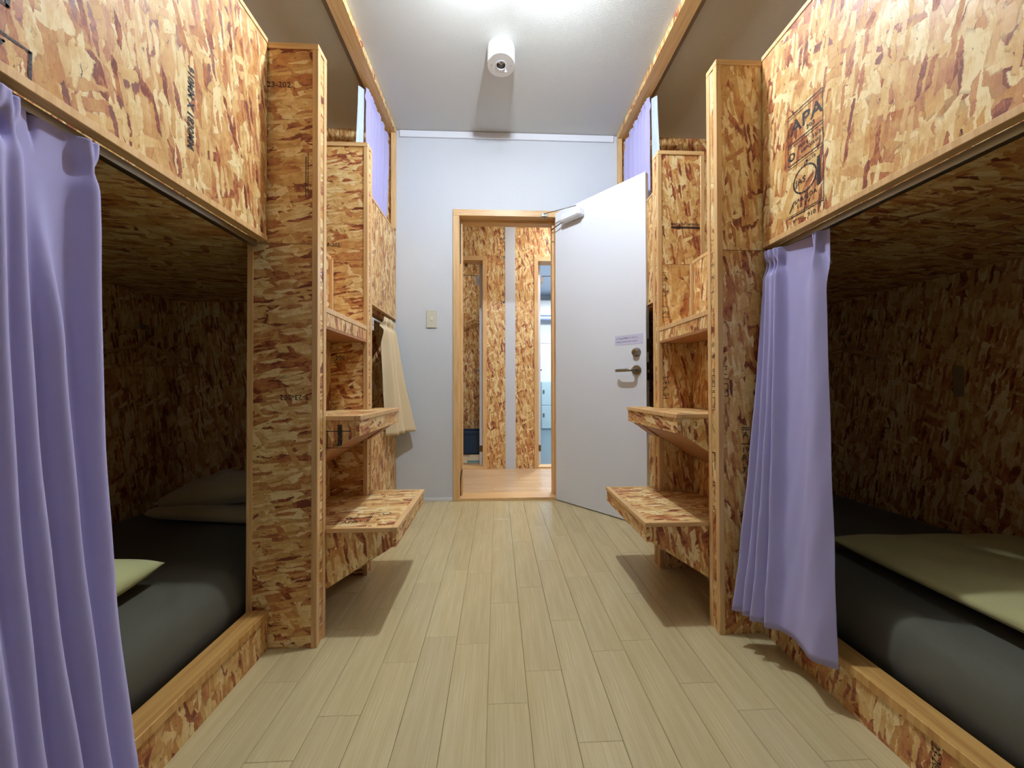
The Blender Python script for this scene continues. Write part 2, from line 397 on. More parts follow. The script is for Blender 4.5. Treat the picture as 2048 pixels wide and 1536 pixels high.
# frame: casing boards, head, stops, sill
box('door_casing', DX0 - .042, DX0, YW - .014, YW + .118, 0, DZ + .0, PINE, door, .0015)
box('door_casing', DX1, DX1 + .042, YW - .014, YW + .118, 0, DZ + .0, PINE, door, .0015)
box('door_head', DX0 - .042, DX1 + .042, YW - .014, YW + .118, DZ, DZ + .043, PINEH, door, .0015)
box('door_stop', DX0, DX1, YW + .055, YW + .118, DZ - .014, DZ, PINEH, door, .001)
box('door_stop', DX0, DX0 + .014, YW + .055, YW + .118, .02, DZ - .014, PINE, door, .001)
box('door_stop', DX1 - .014, DX1, YW + .055, YW + .118, .02, DZ - .014, PINE, door, .001)
box('door_sill', DX0, DX1, YW - .014, YW + .118, -.008, .018, PINEH, door, .0015)
box('black_gasket', DX0, DX0 + .005, YW + .046, YW + .054, 1.62, DZ - .02, BLACK, door, .0005)
tube('black_gasket', [(DX0 + .002, YW + .04, .018), (DX0 + .001, YW + .03, .09), (DX0 + .004, YW + .035, .15), (DX0 + .012, YW + .045, .20)], .0035, BLACK, door, 6)
# leaf
LW, LA = .640, .861
leaf = box('door_leaf', 0, LW, 0, .034, .006, DZ + .022, DOORW, None, .001)
leaf.parent = door
mesh_off = Vector(leaf.location); leaf.data.transform(Matrix.Translation(mesh_off)); leaf.location = (0, 0, 0)
leaf.rotation_euler = (0, 0, -LA)
def lp(*a):  # child of the leaf in leaf space
    return a
def leafpart(o):
    # parts are built in leaf space with no parent: hang them on the leaf
    o.parent = leaf; return o
# leaf front is y=0 (normal -y), s runs along +x from the hinge
leafpart(box('edge_plate', LW + .0002, LW + .0012, .008, .026, .955, 1.03, BRASS, None, 0))
leafpart(box('edge_plate', LW + .0002, LW + .0012, .006, .028, .80, .90, BRASS, None, 0))
leafpart(box('latch_bolt', LW + .0013, LW + .011, .011, .023, .842, .858, METAL, None, .002))
hx_, hz_ = LW - .056, .858
leafpart(lathe('handle_rose', [(0, 0), (.0275, 0), (.0275, .006), (.025, .009), (.011, .010), (.010, .038), (0, .038)], (hx_, -.0002, hz_), METAL, None, 28, (0, -1, 0)))
leafpart(tube('lever_handle', [(hx_, -.034, hz_), (hx_, -.046, hz_), (hx_ - .012, -.052, hz_), (hx_ - .05, -.053, hz_ - .001), (hx_ - .075, -.052, hz_ - .001), (hx_ - .095, -.048, hz_ - .001), (hx_ - .104, -.038, hz_ - .001)], .009, METAL, None, 12))
leafpart(lathe('lock_cylinder', [(0, 0), (.026, 0), (.026, .004), (.021, .012), (.0195, .021), (.017, .022), (.006, .022), (.006, .016), (0, .016)], (hx_ + .0, -.0002, .958), METAL, None, 28, (0, -1, 0)))
lab = leafpart(box('notice_sticker', LW - .190, LW - .018, -.0010, -.0002, 1.005, 1.060, plain('sticker_lilac', (206, 204, 226), .5), None, 0))
blue = plain('notice_blue', (72, 78, 128), .6)
st = stamp([('t', 'ドアは必ず閉めてください。', 0, .018, .0080), ('t', '※ Please close the door quietly.', 0, 0, .0072)], (LW - .182, -.0014, 1.020), (1, 0, 0), (0, 0, 1), None, 'notice_text', blue)
st.parent = leaf
# closer
cl = leafpart(box('closer_body', .085, .240, -.058, -.001, DZ - .085, DZ - .035, PAINT, None, .008))
leafpart(lathe('closer_knob', [(0, 0), (.016, 0), (.016, .008), (.010, .012), (0, .012)], (.20, -.035, DZ - .034), PAINT, None, 20))
box('closer_bracket', .30, .345, YW - .016, YW - .030, DZ - .004, DZ + .020, METAL, door, .001)
# the arm, from the closer pinion to the bracket on the frame head
def leaf_world(s, n, z):
    return Vector((DX1 - .003 + s * math.cos(LA) + n * -math.sin(LA), YW - .022 - s * math.sin(LA) + n * -math.cos(LA), z))
A0 = leaf_world(.20, .035, DZ - .012); B0 = Vector((.312, YW - .075, DZ - .010)); C0 = Vector((.322, YW - .024, DZ - .016))
tube('closer_arm', [A0, B0], .0055, METAL, door, 8, flat=.5)
tube('closer_arm', [B0 + Vector((0, 0, -.006)), C0], .0050, METAL, door, 8, flat=.6)
tube('closer_arm', [leaf_world(.105, .03, DZ - .07), (DX1 - .035, YW - .03, DZ - .10)], .004, METAL, door, 8)

# ---------------------------------------------------------------- beams, posts and rails under the ceiling
for s, nm in ((-1, 'trim_2'), (1, 'trim_3')):
    side = 'left' if s < 0 else 'right'
    t = struct(empty(nm, (XC + s * .79, .5, HC - .036)))
    sbox(s, 'beam_board', .756, .826, YB + .001, YW - .013, HC - .036, HC - .0005, PINEH if 0 else PINE, t, .001)
    sbox(s, 'beam_strip', .752, .7557, YB + .001, YW - .013, HC - .036, HC - .0005, OSBV, t, 0)
    sbox(s, 'rail_channel', .829, .848, YB + .001, YW - .013, HC - .030, HC - .012, ALU, t, .001)
    p = struct(sbox(s, 'trim_4' if s < 0 else 'trim_5', .752, .7805, YW - .034, YW - .0085, 1.82, HC - .037, PINE, None, .001))

# ---------------------------------------------------------------- stair units
Y1, Y1B, Y2, Y2B, DE = 1.068, 1.122, 1.470, 1.524, .607
B = .017
def pillar(s, y0, y1, top, parent, mat, seam):
    a = .0025
    p1 = sbox(s, 'pillar_board', DE + a, .81 - a, y0 + a, y1 - a, 0, seam - .0006, mat, parent, .0006)
    sbox(s, 'pillar_board', DE + a, .81 - a, y0 + a, y1 - a, seam + .0006, top - a, mat, parent, .0006)
    d1 = .81
    for (dd0, dd1) in ((DE, DE + B), (d1 - B, d1)):
        for (ya, yb) in ((y0, y0 + B), (y1 - B, y1)):
            sbox(s, 'corner_strip', dd0, dd1, ya, yb, 0, top - B - .0004, PINE, parent, .001)
    for (ya, yb) in ((y0, y0 + B), (y1 - B, y1)):
        sbox(s, 'top_strip', DE, d1, ya, yb, top - B, top, PINEH, parent, .001)
    for (dd0, dd1) in ((DE, DE + B), (d1 - B, d1)):
        sbox(s, 'top_strip', dd0, dd1, y0 + B + .0004, y1 - B - .0004, top - B, top, PINE, parent, .001)
    return p1
def step(s, parent, d0, zt, band, y_near, y_far):
    """tread board with nosing strips, front band, side brackets and sloping soffit"""
    zb = zt - band
    e = .0005; SL = .60
    zs = zb - SL * (.752 - d0)
    X = lambda d: XC + s * d
    tr = prism('step_board', [(X(d0 + .016), y_near + .014), (X(.752), y_near + .014), (X(.752), Y2 - .001), (X(DE - .002), Y2 - .001), (X(DE - .002), y_far - .014), (X(d0 + .016), y_far - .014)], 'Z', zt - .013, zt - .002, OSBH, parent)
    sbox(s, 'nosing_strip', d0 - .004, d0 + .0155, y_near, y_far, zt - .015, zt, PINE, tr, .0012)
    sbox(s, 'nosing_strip', d0 + .0157, .752, y_near, y_near + .0135, zt - .0145, zt, PINEH, tr, .0012)
    sbox(s, 'nosing_strip', d0 + .0157, DE - .001, y_far - .0135, y_far, zt - .0145, zt, PINEH, tr, .0012)
    sbox(s, 'front_band', d0 + .0005, d0 + .012, y_near + .002, y_far - .002, zb, zt - .0152, OSBH, tr, .0006)
    g = [(X(d0 + .0125), zt - .0152), (X(d0 + .0125), zb), (X(.752), zs), (X(.752), zt - .0152)]
    prism('side_bracket', g, 'Y', y_near + .003, y_near + .0135, OSBV, tr)
    g2 = [(X(d0 + .0125), zt - .0152), (X(d0 + .0125), zb), (X(DE - .002), zb - SL * (DE - d0)), (X(DE - .002), zt - .0152)]
    prism('side_bracket', g2, 'Y', y_far - .0135, y_far - .003, OSBV, tr)
    th = .009
    sf = [(X(d0 + .001), zb - .0006), (X(.752), zs - .0006), (X(.752), zs - th), (X(d0 + .001), zb - th)]
    prism('soffit_board', [(a, b + .0065) for a, b in [(X(d0 + .0140), zb), (X(.752), zs), (X(.752), zs - .006), (X(d0 + .0140), zb - .006)]], 'Y', y_near + .0140, Y2 - .0015, SOFF, tr)
    prism('soffit_board', [(X(d0 + .0140), zb + .0065), (X(DE - .003), zb - SL * (DE - d0) + .0065), (X(DE - .003), zb - SL * (DE - d0)), (X(d0 + .0140), zb)], 'Y', Y2 - .001, y_far - .0140, SOFF, tr)
    return tr
stair = {}
for s, side in ((-1, 'left'), (1, 'right')):
    st_ = empty('bunk_stair', (XC + s * .68, 1.3, 0)); stair[s] = st_
    tag(st_, 'strand board bunk steps between two pine-edged pillars on the %s side' % side, 'stairs', 'bunk step units')
    near = pillar(s, Y1, Y1B, 1.788, st_, OSBH if s < 0 else OSBV, 1.19)
    far = pillar(s, Y2, Y2B, 1.772, st_, OSBH if s < 0 else OSBV, 1.285)
    t1 = step(s, st_, .393 if s < 0 else .402, .327, .062, Y1B + .001, 1.538)
    t2 = step(s, st_, .506, .676, .064, Y1B + .001, 1.560)
    # third step flush with the pillars, fourth riser in the bunk plane
    b3 = sbox(s, 'step_board', DE + .018, .752, Y1B + .001, Y2 - .001, 1.003, 1.014, OSBH, st_)
    sbox(s, 'nosing_strip', DE + .001, DE + .0175, Y1B + .001, Y2 - .001, .999, 1.016, PINE, b3, .001)
    sbox(s, 'front_band', DE + .003, DE + .014, Y1B + .001, Y2 - .001, .957, .9985, OSBV, b3, .0006)
    sbox(s, 'soffit_board', DE + .003, .752, Y1B + .001, Y2 - .001, .948, .9565, SOFF, b3, .0006)
    bk = sbox(s, 'back_board', .7535, .766, Y1B + .001, Y2 - .001, 0, 1.285, OSBV, st_, .0006)
    sbox(s, 'top_strip', .7525, .7695, Y1B + .001, Y2 - .001, 1.2855, 1.300, PINE, bk, .001)
    for yy in ((Y1B + .001, Y1B + .0135), (Y2 - .0135, Y2 - .001)):
        sbox(s, 'edge_strip', .7425, .7532, yy[0], yy[1], 1.017, 1.2845, PINE, bk, .001)
    stair[(s, 'near')] = near; stair[(s, 'far')] = far; stair[(s, 't1')] = t1; stair[(s, 't2')] = t2
    # ink on the boards is added below

# ---------------------------------------------------------------- bunks
beds = {}
YE = 1.82
for s, side in ((-1, 'left'), (1, 'right')):
    b = empty('bunk_bed', (XC + s * 1.2, 0, 0)); beds[(s, 'n')] = b
    tag(b, 'near strand board bunk on the %s, upper guard panel above a curtained lower berth' % side, 'bunk bed', 'strand board bunks')
    gp = sbox(s, 'guard_panel', .754, .772, YB + .002, Y1 - .001, 1.211, 1.781, OSBV, b, .0006); beds[(s, 'gp')] = gp
    sbox(s, 'guard_trim', .752, .777, YB + .002, Y1 - .001, 1.7815, 1.796, PINE, gp, .001)
    sbox(s, 'guard_trim', .751, .777, YB + .002, Y1 - .001, 1.195, 1.2105, PINE, gp, .001)
    # deck board of the upper berth
    sbox(s, 'upper_deck', .812, DW - .002, YB + .002, YE - .001, 1.190, 1.212, OSBH, b, 0)
    # curtain rail
    rl = sbox(s, 'curtain_rail', .779, .797, YB + .002, Y1 - .003, 1.178, 1.1945, ALU, b, .001)
    # lower front
    pf = sbox(s, 'plinth_board', .748, .760, YB + .002, Y1 - .001, 0, .0935, OSBV, b, .0005); beds[(s, 'pl')] = pf
    sbox(s, 'plinth_cap', .743, .803, YB + .002, Y1 - .001, .094, .116, CAPW, b, .0015)
    sbox(s, 'lower_deck', .8105, DW - .002, YB + .002, YE - .002, .02, .045, OSBH, b, 0)
    sbox(s, 'end_board', .7665 + .045, DW - .002, YE, YE + .015, 0.0, 1.189, OSBV, b, 0)
    # far bunk
    c = empty('bunk_bed', (XC + s * 1.2, 2.1, 0)); beds[(s, 'f')] = c
    tag(c, 'far strand board bunk on the %s, against the white end wall' % side, 'bunk bed', 'strand board bunks')
    g2 = sbox(s, 'guard_panel', .755, .771, Y2B + .001, YW - .0095, 1.226, 1.789, OSBV, c, .0006)
    sbox(s, 'guard_trim', .7525, .7745, Y2B + .001, YW - .0095, 1.7895, 1.803, PINE, g2, .001)
    sbox(s, 'guard_trim', .7525, .7745, Y2B + .001, YW - .0095, 1.214, 1.2255, PINE, g2, .001)
    sbox(s, 'upper_deck', .812, DW - .002, YE + .016, YW - .002, 1.20, 1.222, OSBH, c, 0)
    sbox(s, 'front_board', .755, .771, Y2B + .001, YE + .016, 0, 1.213, OSBV, c, 0)
    sbox(s, 'front_board', .755, .771, YE + .017, YW - .0015, 0, .50, OSBV, c, .0005)
    sbox(s, 'lower_deck', .80, DW - .002, YE + .016, YW - .002, .20, .22, OSBH, c, 0)

# ---------------------------------------------------------------- printing on the boards
Zv = (0, 0, 1)
xs = XL + .0012 - .002 + .0016
# left guard panel: sheet size printed downwards, arrow outline near the camera
stamp([('t', '910MM X 1820MM', 0, 0, .0165, .055)], (XL + .0007, .800, 1.475), (0, 0, -1), (0, 1, 0), beds[(-1, 'gp')])
stamp([('l', [(-.20, 0), (0, 0), (0, -.038)], .0045), ('l', [(-.2, -.010), (-.028, -.010), (-.034, -.022)], .003), ('l', [(-.20, .042), (-.024, .042), (-.024, .15), (-.2, .15)], .005)], (XL + .0007, .5385, 1.251), (0, 1, 0), Zv, beds[(-1, 'gp')])
# right guard panel: grade stamp. U runs towards the camera on this side
stamp([('r', 0, .300, .108, .303), ('r', 0, .292, .108, .2935), ('t', 'APA', .010, .245, .038), ('t', '203', .060, .228, .012),
       ('r', 0, .218, .108, .221), ('r', 0, .211, .108, .2125), ('t', '24/16   16/32', .032, .192, .010), ('t', 'EXPOSURE 1', .042, .176, .009), ('c', .012, .184, .009, .005),
       ('r', 0, .160, .108, .163), ('r', 0, .153, .108, .1545), ('t', '19', .050, .137, .010),
       ('c', .053, .100, .035, .0045), ('t', 'JAS', .024, .093, .017), ('r', .090, .060, .100, .135), ('t', 'PS2-10', .055, .140, .008),
       ('t', 'SARAJOA', .020, .045, .012), ('t', '1 2 3 4', .028, .030, .010), ('r', 0, .012, .108, .015), ('r', 0, .018, .108, .0195),
       ('t', 'F****  910', .014, -.008, .012), ('l', [(0, .300), (0, .165)], .0015), ('l', [(.108, .30), (.108, -.012)], .0015), ('l', [(.004, .03), (.018, .052)], .004)],
      (XR - .0007, .970, 1.226), (0, -1, 0), Zv, beds[(1, 'gp')])
stamp([('t', 'M 302', 0, 0, .016)], (XR - .0007, .62, 1.70), (0, 0, -1), (0, -1, 0), beds[(1, 'gp')])
# left near pillar
yn = Y1 + .0025 - .0006
stamp([('t', '9-23-202.', -.018, 0, .0175)], (-.683, yn, 1.655), (1, 0, 0), Zv, stair[(-1, 'near')])
stamp([('t', '9-23-202', 0, 0, .016)], (-.556, yn, .742), (-1, 0, 0), (0, 0, -1), stair[(-1, 'near')])
stamp([('l', [(0, 0), (0, .12)], .0025), ('l', [(.006, .01), (.006, .13)], .0025)], (-.566, yn, 1.33), (1, 0, 0), Zv, stair[(-1, 'near')])
# left far pillar
yf = Y2 + .0025 - .0006
stamp([('t', '23-202', 0, 0, .016)], (-.705, yf, 1.341), (1, 0, 0), Zv, stair[(-1, 'far')])
stamp([('t', '-200', 0, 0, .018)], (-.668, yf, .877), (1, 0, 0), Zv, stair[(-1, 'far')])
# right far pillar
stamp([('t', 'MADE IN CANADA', 0, .006, .0105), ('r', 0, -.008, .125, .001)], (.742, yf, 1.447), (1, 0, 0), Zv, stair[(1, 'far')])
stamp([('l', [(0, 0), (.014, 0), (.014, .05), (0, .05)], .0022), ('l', [(0, -.045), (.022, -.045)], .0022), ('l', [(0, -.09), (.03, -.09)], .0022), ('t', 'JAS', .002, -.075, .014), ('t', 'OSB', .002, .016, .01),
       ('t', '23', .004, .064, .012), ('l', [(0, .09), (.016, .09)], .0022), ('l', [(0, .10), (.016, .10)], .0022)], (.7015, yf, 1.15), (1, 0, 0), Zv, stair[(1, 'far')])
stamp([('l', [(0, 0), (.025, 0)], .0025), ('l', [(0, .045), (.02, .045)], .002), ('t', '203', .002, .012, .012), ('l', [(0, .09), (.026, .09)], .003), ('t', 'PRP', .002, .06, .012)], (.7015, yf, .715), (1, 0, 0), Zv, stair[(1, 'far')])
# right near pillar, aisle end and front face
xe = XC + DE + .0025 - .0006
stamp([('r', 0, 0, .014, .002), ('r', 0, .005, .014, .007), ('l', [(.001, .02), (.013, .02), (.013, .055), (.001, .055), (.001, .02)], .002), ('t', '8', .003, .03, .011), ('r', 0, .068, .014, .070), ('r', 0, .074, .014, .076),
       ('l', [(.001, -.055), (.013, -.055), (.013, -.015), (.001, -.015)], .002), ('c', .005, .115, .0035, .003), ('t', '8', .008, .112, .008), ('l', [(.002, .15), (.008, .16)], .003), ('l', [(.007, .145), (.013, .155)], .003),
       ('l', [(.0, -.10), (.012, -.125)], .002), ('l', [(.0, -.19), (.012, -.19), (.012, -.24)], .004), ('r', 0, -.285, .014, -.282), ('r', 0, -.295, .014, -.292), ('t', 'E', .002, -.32, .012), ('t', 'U', .002, -.345, .014), ('t', 'B', .001, -.37, .014),
       ('l', [(.0, .32), (.013, .32)], .003), ('t', 'N', .001, .36, .014), ('t', 'W', .0, .40, .012)],
      (xe, Y1B - .0195, .745), (0, -1, 0), Zv, stair[(1, 'near')])
stamp([('l', [(0, 0), (.012, 0), (.012, .038), (0, .038)], .0022), ('t', '|8', .0, .012, .011), ('r', 0, .052, .016, .0545), ('r', 0, .066, .010, .069), ('t', 'T', .0, .08, .014), ('t', 'S', .0, .11, .014), ('t', 'J', .0, .14, .012),
       ('r', .052, -.10, .080, -.097), ('r', .052, -.106, .080, -.103), ('t', 'A', .058, -.128, .018), ('r', .052, -.150, .080, -.147), ('t', '19', .0535, -.175, .018), ('t', '8', .055, -.20, .02), ('t', '7', .055, -.24, .02)],
      (.7045, yn, .735), (1, 0, 0), Zv, stair[(1, 'near')])
# left lower step: grade stamp on the tread
stamp([('r', 0, .0, .002, .085), ('r', .005, .0, .0065, .085), ('t', 'APA', .018, .012, .020), ('c', .032, .055, .007, .006), ('r', .052, .012, .054, .10), ('r', .057, .012, .0585, .10), ('t', '24/16', .062, .02, .012), ('t', 'OSB', .075, .05, .012),
       ('r', .095, .01, .0968, .10), ('r', .101, .01, .103, .10), ('c', .148, .085, .013, .003), ('t', 'II', .120, .07, .012), ('c', .13, .028, .004, .004)],
      (XC - .393 - .205, Y1B + .030, .3256), (1, .12, 0), (-.12, 1, 0), stair[(-1, 't1')])
# box outlines on the brackets
stamp([('l', [(0, 0), (.072, 0)], .003), ('l', [(0, -.052), (.072, -.052)], .002), ('l', [(.004, 0), (.004, -.052)], .002), ('r', .034, -.045, .048, .02), ('t', 'JAS', .02, -.048, .012)], (-.531, Y1B + .0034, .628), (1, 0, 0), Zv, stair[(-1, 't2')])
stamp([('t', '2', 0, 0, .012, .05)], (.642, Y1B + .0034, .638), (1, 0, 0), Zv, stair[(1, 't2')])
# right plinth
stamp([('t', '23-202', 0, 0, .014)], (XC + .748 - .0005, .645, .090), (0, 0, -1), (0, -1, 0), beds[(1, 'pl')])
bpy.data.objects.remove(bpy.data.objects.new('tmp', None))

# ---------------------------------------------------------------- curtains
def sstep(a, b, x):
    t = max(0, min(1, (x - a) / (b - a))); return t * t * (3 - 2 * t)
def curtain(name, s, top, bot, ztop, zbot, pleats, mat, label, group=None, nx=220, nz=70, hem=.10, amp=.02, wtop=.010, pinch=.05, cat='curtain', wave=.006, parent=None, flare=1.5, thick=.0016, base=Vector((0, 0, 0)), fold_w=None, droop=0.0):
    """top/bot: (y, d) at the two ends; pleats: positions 0..1 of the pinch pleats; folds stand proud towards the aisle"""
    H = ztop - zbot; bm = bmesh.new(); grid = []
    L = math.hypot(top[1][0] - top[0][0], top[1][1] - top[0][1]); LB = math.hypot(bot[1][0] - bot[0][0], bot[1][1] - bot[0][1])
    for j in range(nz + 1):
        tt = (j / nz) ** 1.4; drop = tt * H; row = []
        k = sstep(0, 1, tt * .9 + .1 * tt)
        a = pinch
        for i in range(nx + 1):
            u = i / nx
            yt = top[0][0] + (top[1][0] - top[0][0]) * u; dt = top[0][1] + (top[1][1] - top[0][1]) * u
            yb = bot[0][0] + (bot[1][0] - bot[0][0]) * u; db = bot[0][1] + (bot[1][1] - bot[0][1]) * u
            tf = (drop / H) ** flare; y = yt + (yb - yt) * tf; d = dt + (db - dt) * tf
            o = 0
            for pi, pq in enumerate(pleats):
                pc, pw = pq[0], pq[1]
                if len(pq) > 2: pc = pq[0] + (pq[2] - pq[0]) * min(1, drop / H * 1.15) ** .8
                ta = pq[3] if len(pq) > 3 else 1.0
                wt = wtop / L * (1.1 - .65 * math.exp(-((drop - a) / .014) ** 2)) if drop < a + .05 else 0
                wb_ = pw * .5
                f = sstep(a, a + .12, drop)
                wv = (wtop / L * (1.15 - .7 * math.exp(-((drop - a) / .016) ** 2))) * (1 - f) + wb_ * f
                amp_t = amp * (.95 - .25 * math.exp(-((drop - a) / .02) ** 2)) * (1 - f) + amp * (1 + .25 * tt) * f
                g = math.exp(-(((u - pc) / wv) ** 2) * .9)
                if ta < 1: g *= ta + (1 - ta) * sstep(.05, .35, drop)
                o += amp_t * g * (1 + .1 * math.sin(pi * 2.3 + tt * 3))
                # hollow inside of the pinch pleat top
                if drop < a: o -= .45 * amp * math.exp(-((u - pc) / (wv * .35)) ** 2) * (1 - drop / a) * sstep(0, .01, a - drop + .004)
            o += wave * math.sin(u * 9 + 1.1) * tt + .0015 * math.sin(drop * 23 + u * 31) * tt
            if drop > H - hem: o += .0016 if False else .0012
            if H - hem - .004 < drop < H - hem: o -= .0008
            zz = ztop - drop - droop * math.sin(math.pi * u) * tt
            row.append(bm.verts.new((XC + s * (d - o) - base.x, y - base.y, zz - base.z)))
        grid.append(row)
    for j in range(nz):
        for i in range(nx):
            q = (grid[j][i], grid[j][i + 1], grid[j + 1][i + 1], grid[j + 1][i])
            bm.faces.new(q)
    o = mesh_from_bm(name, bm, mat, parent, base if parent is None else Vector((0, 0, 0)), (0, 0), True)
    md = o.modifiers.new('thickness', 'SOLIDIFY'); md.thickness = thick; md.offset = 0
    if label: tag(o, label, cat, group)
    return o
# right near curtain: four bunched pleats by the pillar, then a flat run, a broad pleat and the loose end
curtain('curtain', 1, ((1.055, .768), (.883, .790)), ((1.036, .655), (.797, .727)), 1.177, .104,
        [(.035, .075, .05), (.10, .075, .15), (.165, .08, .25), (.24, .09, .37), (.87, .28, .87)], LILAC,
        'lilac pinch-pleated curtain drawn aside beside the right near pillar', 'lilac curtains', amp=.027, wtop=.0062, nx=300, nz=90)
# left near curtain
curtain('curtain', -1, ((.20, .775), (.626, .775)), ((.16, .630), (.602, .668)), 1.177, .085,
        [(.06, .08), (.18, .08), (.30, .09), (.42, .09), (.52, .08), (.63, .06, .645), (.70, .055, .715), (.755, .055, .795), (.84, .06, .875, 0), (.985, .07, .975)], LILAC,
        'lilac pinch-pleated curtain hanging to the floor at the far left', 'lilac curtains', amp=.030, wtop=.011, nx=320, flare=2.3)
# upper curtains
for s, side in ((-1, 'left'), (1, 'right')):
    cu = curtain('curtain', s, ((1.985, .808), (2.385, .806)), ((2.03, .835), (2.26 if s < 0 else 2.36, .812)), 2.432, 1.62,
        [(.07, .10), (.20, .10), (.34, .10), (.50, .12), (.68, .14), (.9, .14)], LILAC,
        'bunched lilac curtain under the ceiling above the %s far bunk' % side, 'lilac curtains', amp=.024, wtop=.02, nz=50, nx=150)
    ln = curtain('curtain_lining', s, ((1.965, .838), (1.992, .815)), ((2.0, .905), (2.035, .838)), 2.425, 1.70, [(.5, .3)], LINING, None, amp=.004, nx=20, nz=30, parent=cu)
# beige curtain of the left far lower berth
curtain('curtain', -1, ((2.13, .776), (2.365, .776)), ((2.12, .745), (2.380, .665)), 1.185, .478,
        [(.12, .15), (.47, .17), (.84, .17)], BEIGE,
        'short beige curtain on a white rod in the left far lower berth', None, amp=.050, wtop=.03, nz=50, nx=150, hem=.03)
rod = tag(tube('curtain_rod', [(XC - .790, YE + .02, 1.160), (XC - .790, YW - .003, 1.160)], .006, PLASTIC, None, 12), 'thin white rod carrying the short beige curtain', 'curtain rod')
clip = empty('hanging_clip', (XC - .782, 2.005, 1.07)); tag(clip, 'small white plastic clip hanging from the rod beside the beige curtain', 'clip')
box('clip_body', XC - .784, XC - .764, 2.000, 2.006, 1.114, 1.148, PLASTIC, clip, .002)
box('clip_body', XC - .784, XC - .764, 2.000, 2.006, 1.082, 1.110, PLASTIC, clip, .002)
lathe('clip_hole', [(0, 0), (.003, 0), (.003, .0005), (0, .0005)], (XC - .774, 1.9997, 1.132), BLACK, clip, 12, (0, -1, 0))

# ---------------------------------------------------------------- bedding
def slab(name, x0, x1, y0, y1, z0, z1, mat, r=.05, bump=.01, seed=0, nx=40, ny=60, label=None, cat=None, rot=0, thin=None, group=None):
    """soft rounded slab: top surface with drooping rounded rims"""
    rnd = random.Random(seed); ph = [rnd.random() * 6 for _ in range(8)]
    cx, cy_, hx, hy = (x0 + x1) / 2, (y0 + y1) / 2, (x1 - x0) / 2, (y1 - y0) / 2; H = z1 - z0
    bm = bmesh.new()
    def surf(sign):
        g = []
        for j in range(ny + 1):
            row = []
            for i in range(nx + 1):
                u, v = 2 * i / nx - 1, 2 * j / ny - 1
                u = math.sin(u * math.pi / 2) * .35 + u * .65; v = math.sin(v * math.pi / 2) * .35 + v * .65
                dx, dy = (1 - abs(u)) * hx, (1 - abs(v)) * hy; e = min(dx, dy)
                f = math.sqrt(max(0, 1 - (1 - min(1, dx / r)) ** 2)) * math.sqrt(max(0, 1 - (1 - min(1, dy / r)) ** 2))
                wv = bump * (math.sin(u * 5 + ph[0]) * math.sin(v * 4 + ph[1]) + .5 * math.sin(u * 9 + v * 7 + ph[2]))
                z = H / 2 * sign * f + (wv * f if sign > 0 else 0)
                row.append(bm.verts.new((u * hx, v * hy, z)))
            g.append(row)
        return g
    T, Bt = surf(1), surf(-1)
    for g, fl_ in ((T, 0), (Bt, 1)):
        for j in range(ny):
            for i in range(nx):
                q = (g[j][i], g[j][i + 1], g[j + 1][i + 1], g[j + 1][i]); bm.faces.new(q if not fl_ else q[::-1])
    bmesh.ops.remove_doubles(bm, verts=bm.verts, dist=1e-5)
    if rot: bmesh.ops.rotate(bm, verts=bm.verts, matrix=Matrix.Rotation(rot, 3, 'Z'))
    o = mesh_from_bm(name, bm, mat, None, Vector((cx, cy_, (z0 + z1) / 2)), (0, 0), True)
    if label: tag(o, label, cat, group)
    return o
for s, side in ((-1, 'left'), (1, 'right')):
    xa, xb = sorted((XC + s * .822, XC + s * 1.64))
    slab('mattress', xa, xb, -.95, 1.80, .046, .235, SHEET, .075, .006, 3 + s, 40, 80,
         'dark grey covered mattress in the %s lower berth' % side, 'mattress', group='mattresses in the lower berths')
slab('pillow', -1.30, -.862, .46, .97, .247, .345, PILLOW, .13, .006, 5, label='pale yellow-green pillow half hidden behind the left near curtain', cat='pillow', rot=.10)
slab('pillow', 1.05, 1.66, .52, 1.09, .247, .312, PILLOWB, .14, .005, 9, label='large flat beige pillow on the right lower mattress', cat='pillow', rot=-.03)
# folded blanket: two soft layers
bl = slab('folded_blanket', -1.35, -.86, 1.39, 1.69, .243, .306, TOWEL, .06, .006, 12, label='beige folded blanket at the foot of the left lower berth', cat='blanket', rot=-.17)
l2 = slab('upper_fold', -1.33, -.86, 1.41, 1.70, .285, .41, TOWEL, .13, .010, 14, rot=-.17)
for v in l2.data.vertices: v.co.z += (v.co.x) * .16
l2.parent = bl; l2.location = Vector(l2.location) - Vector(bl.location)

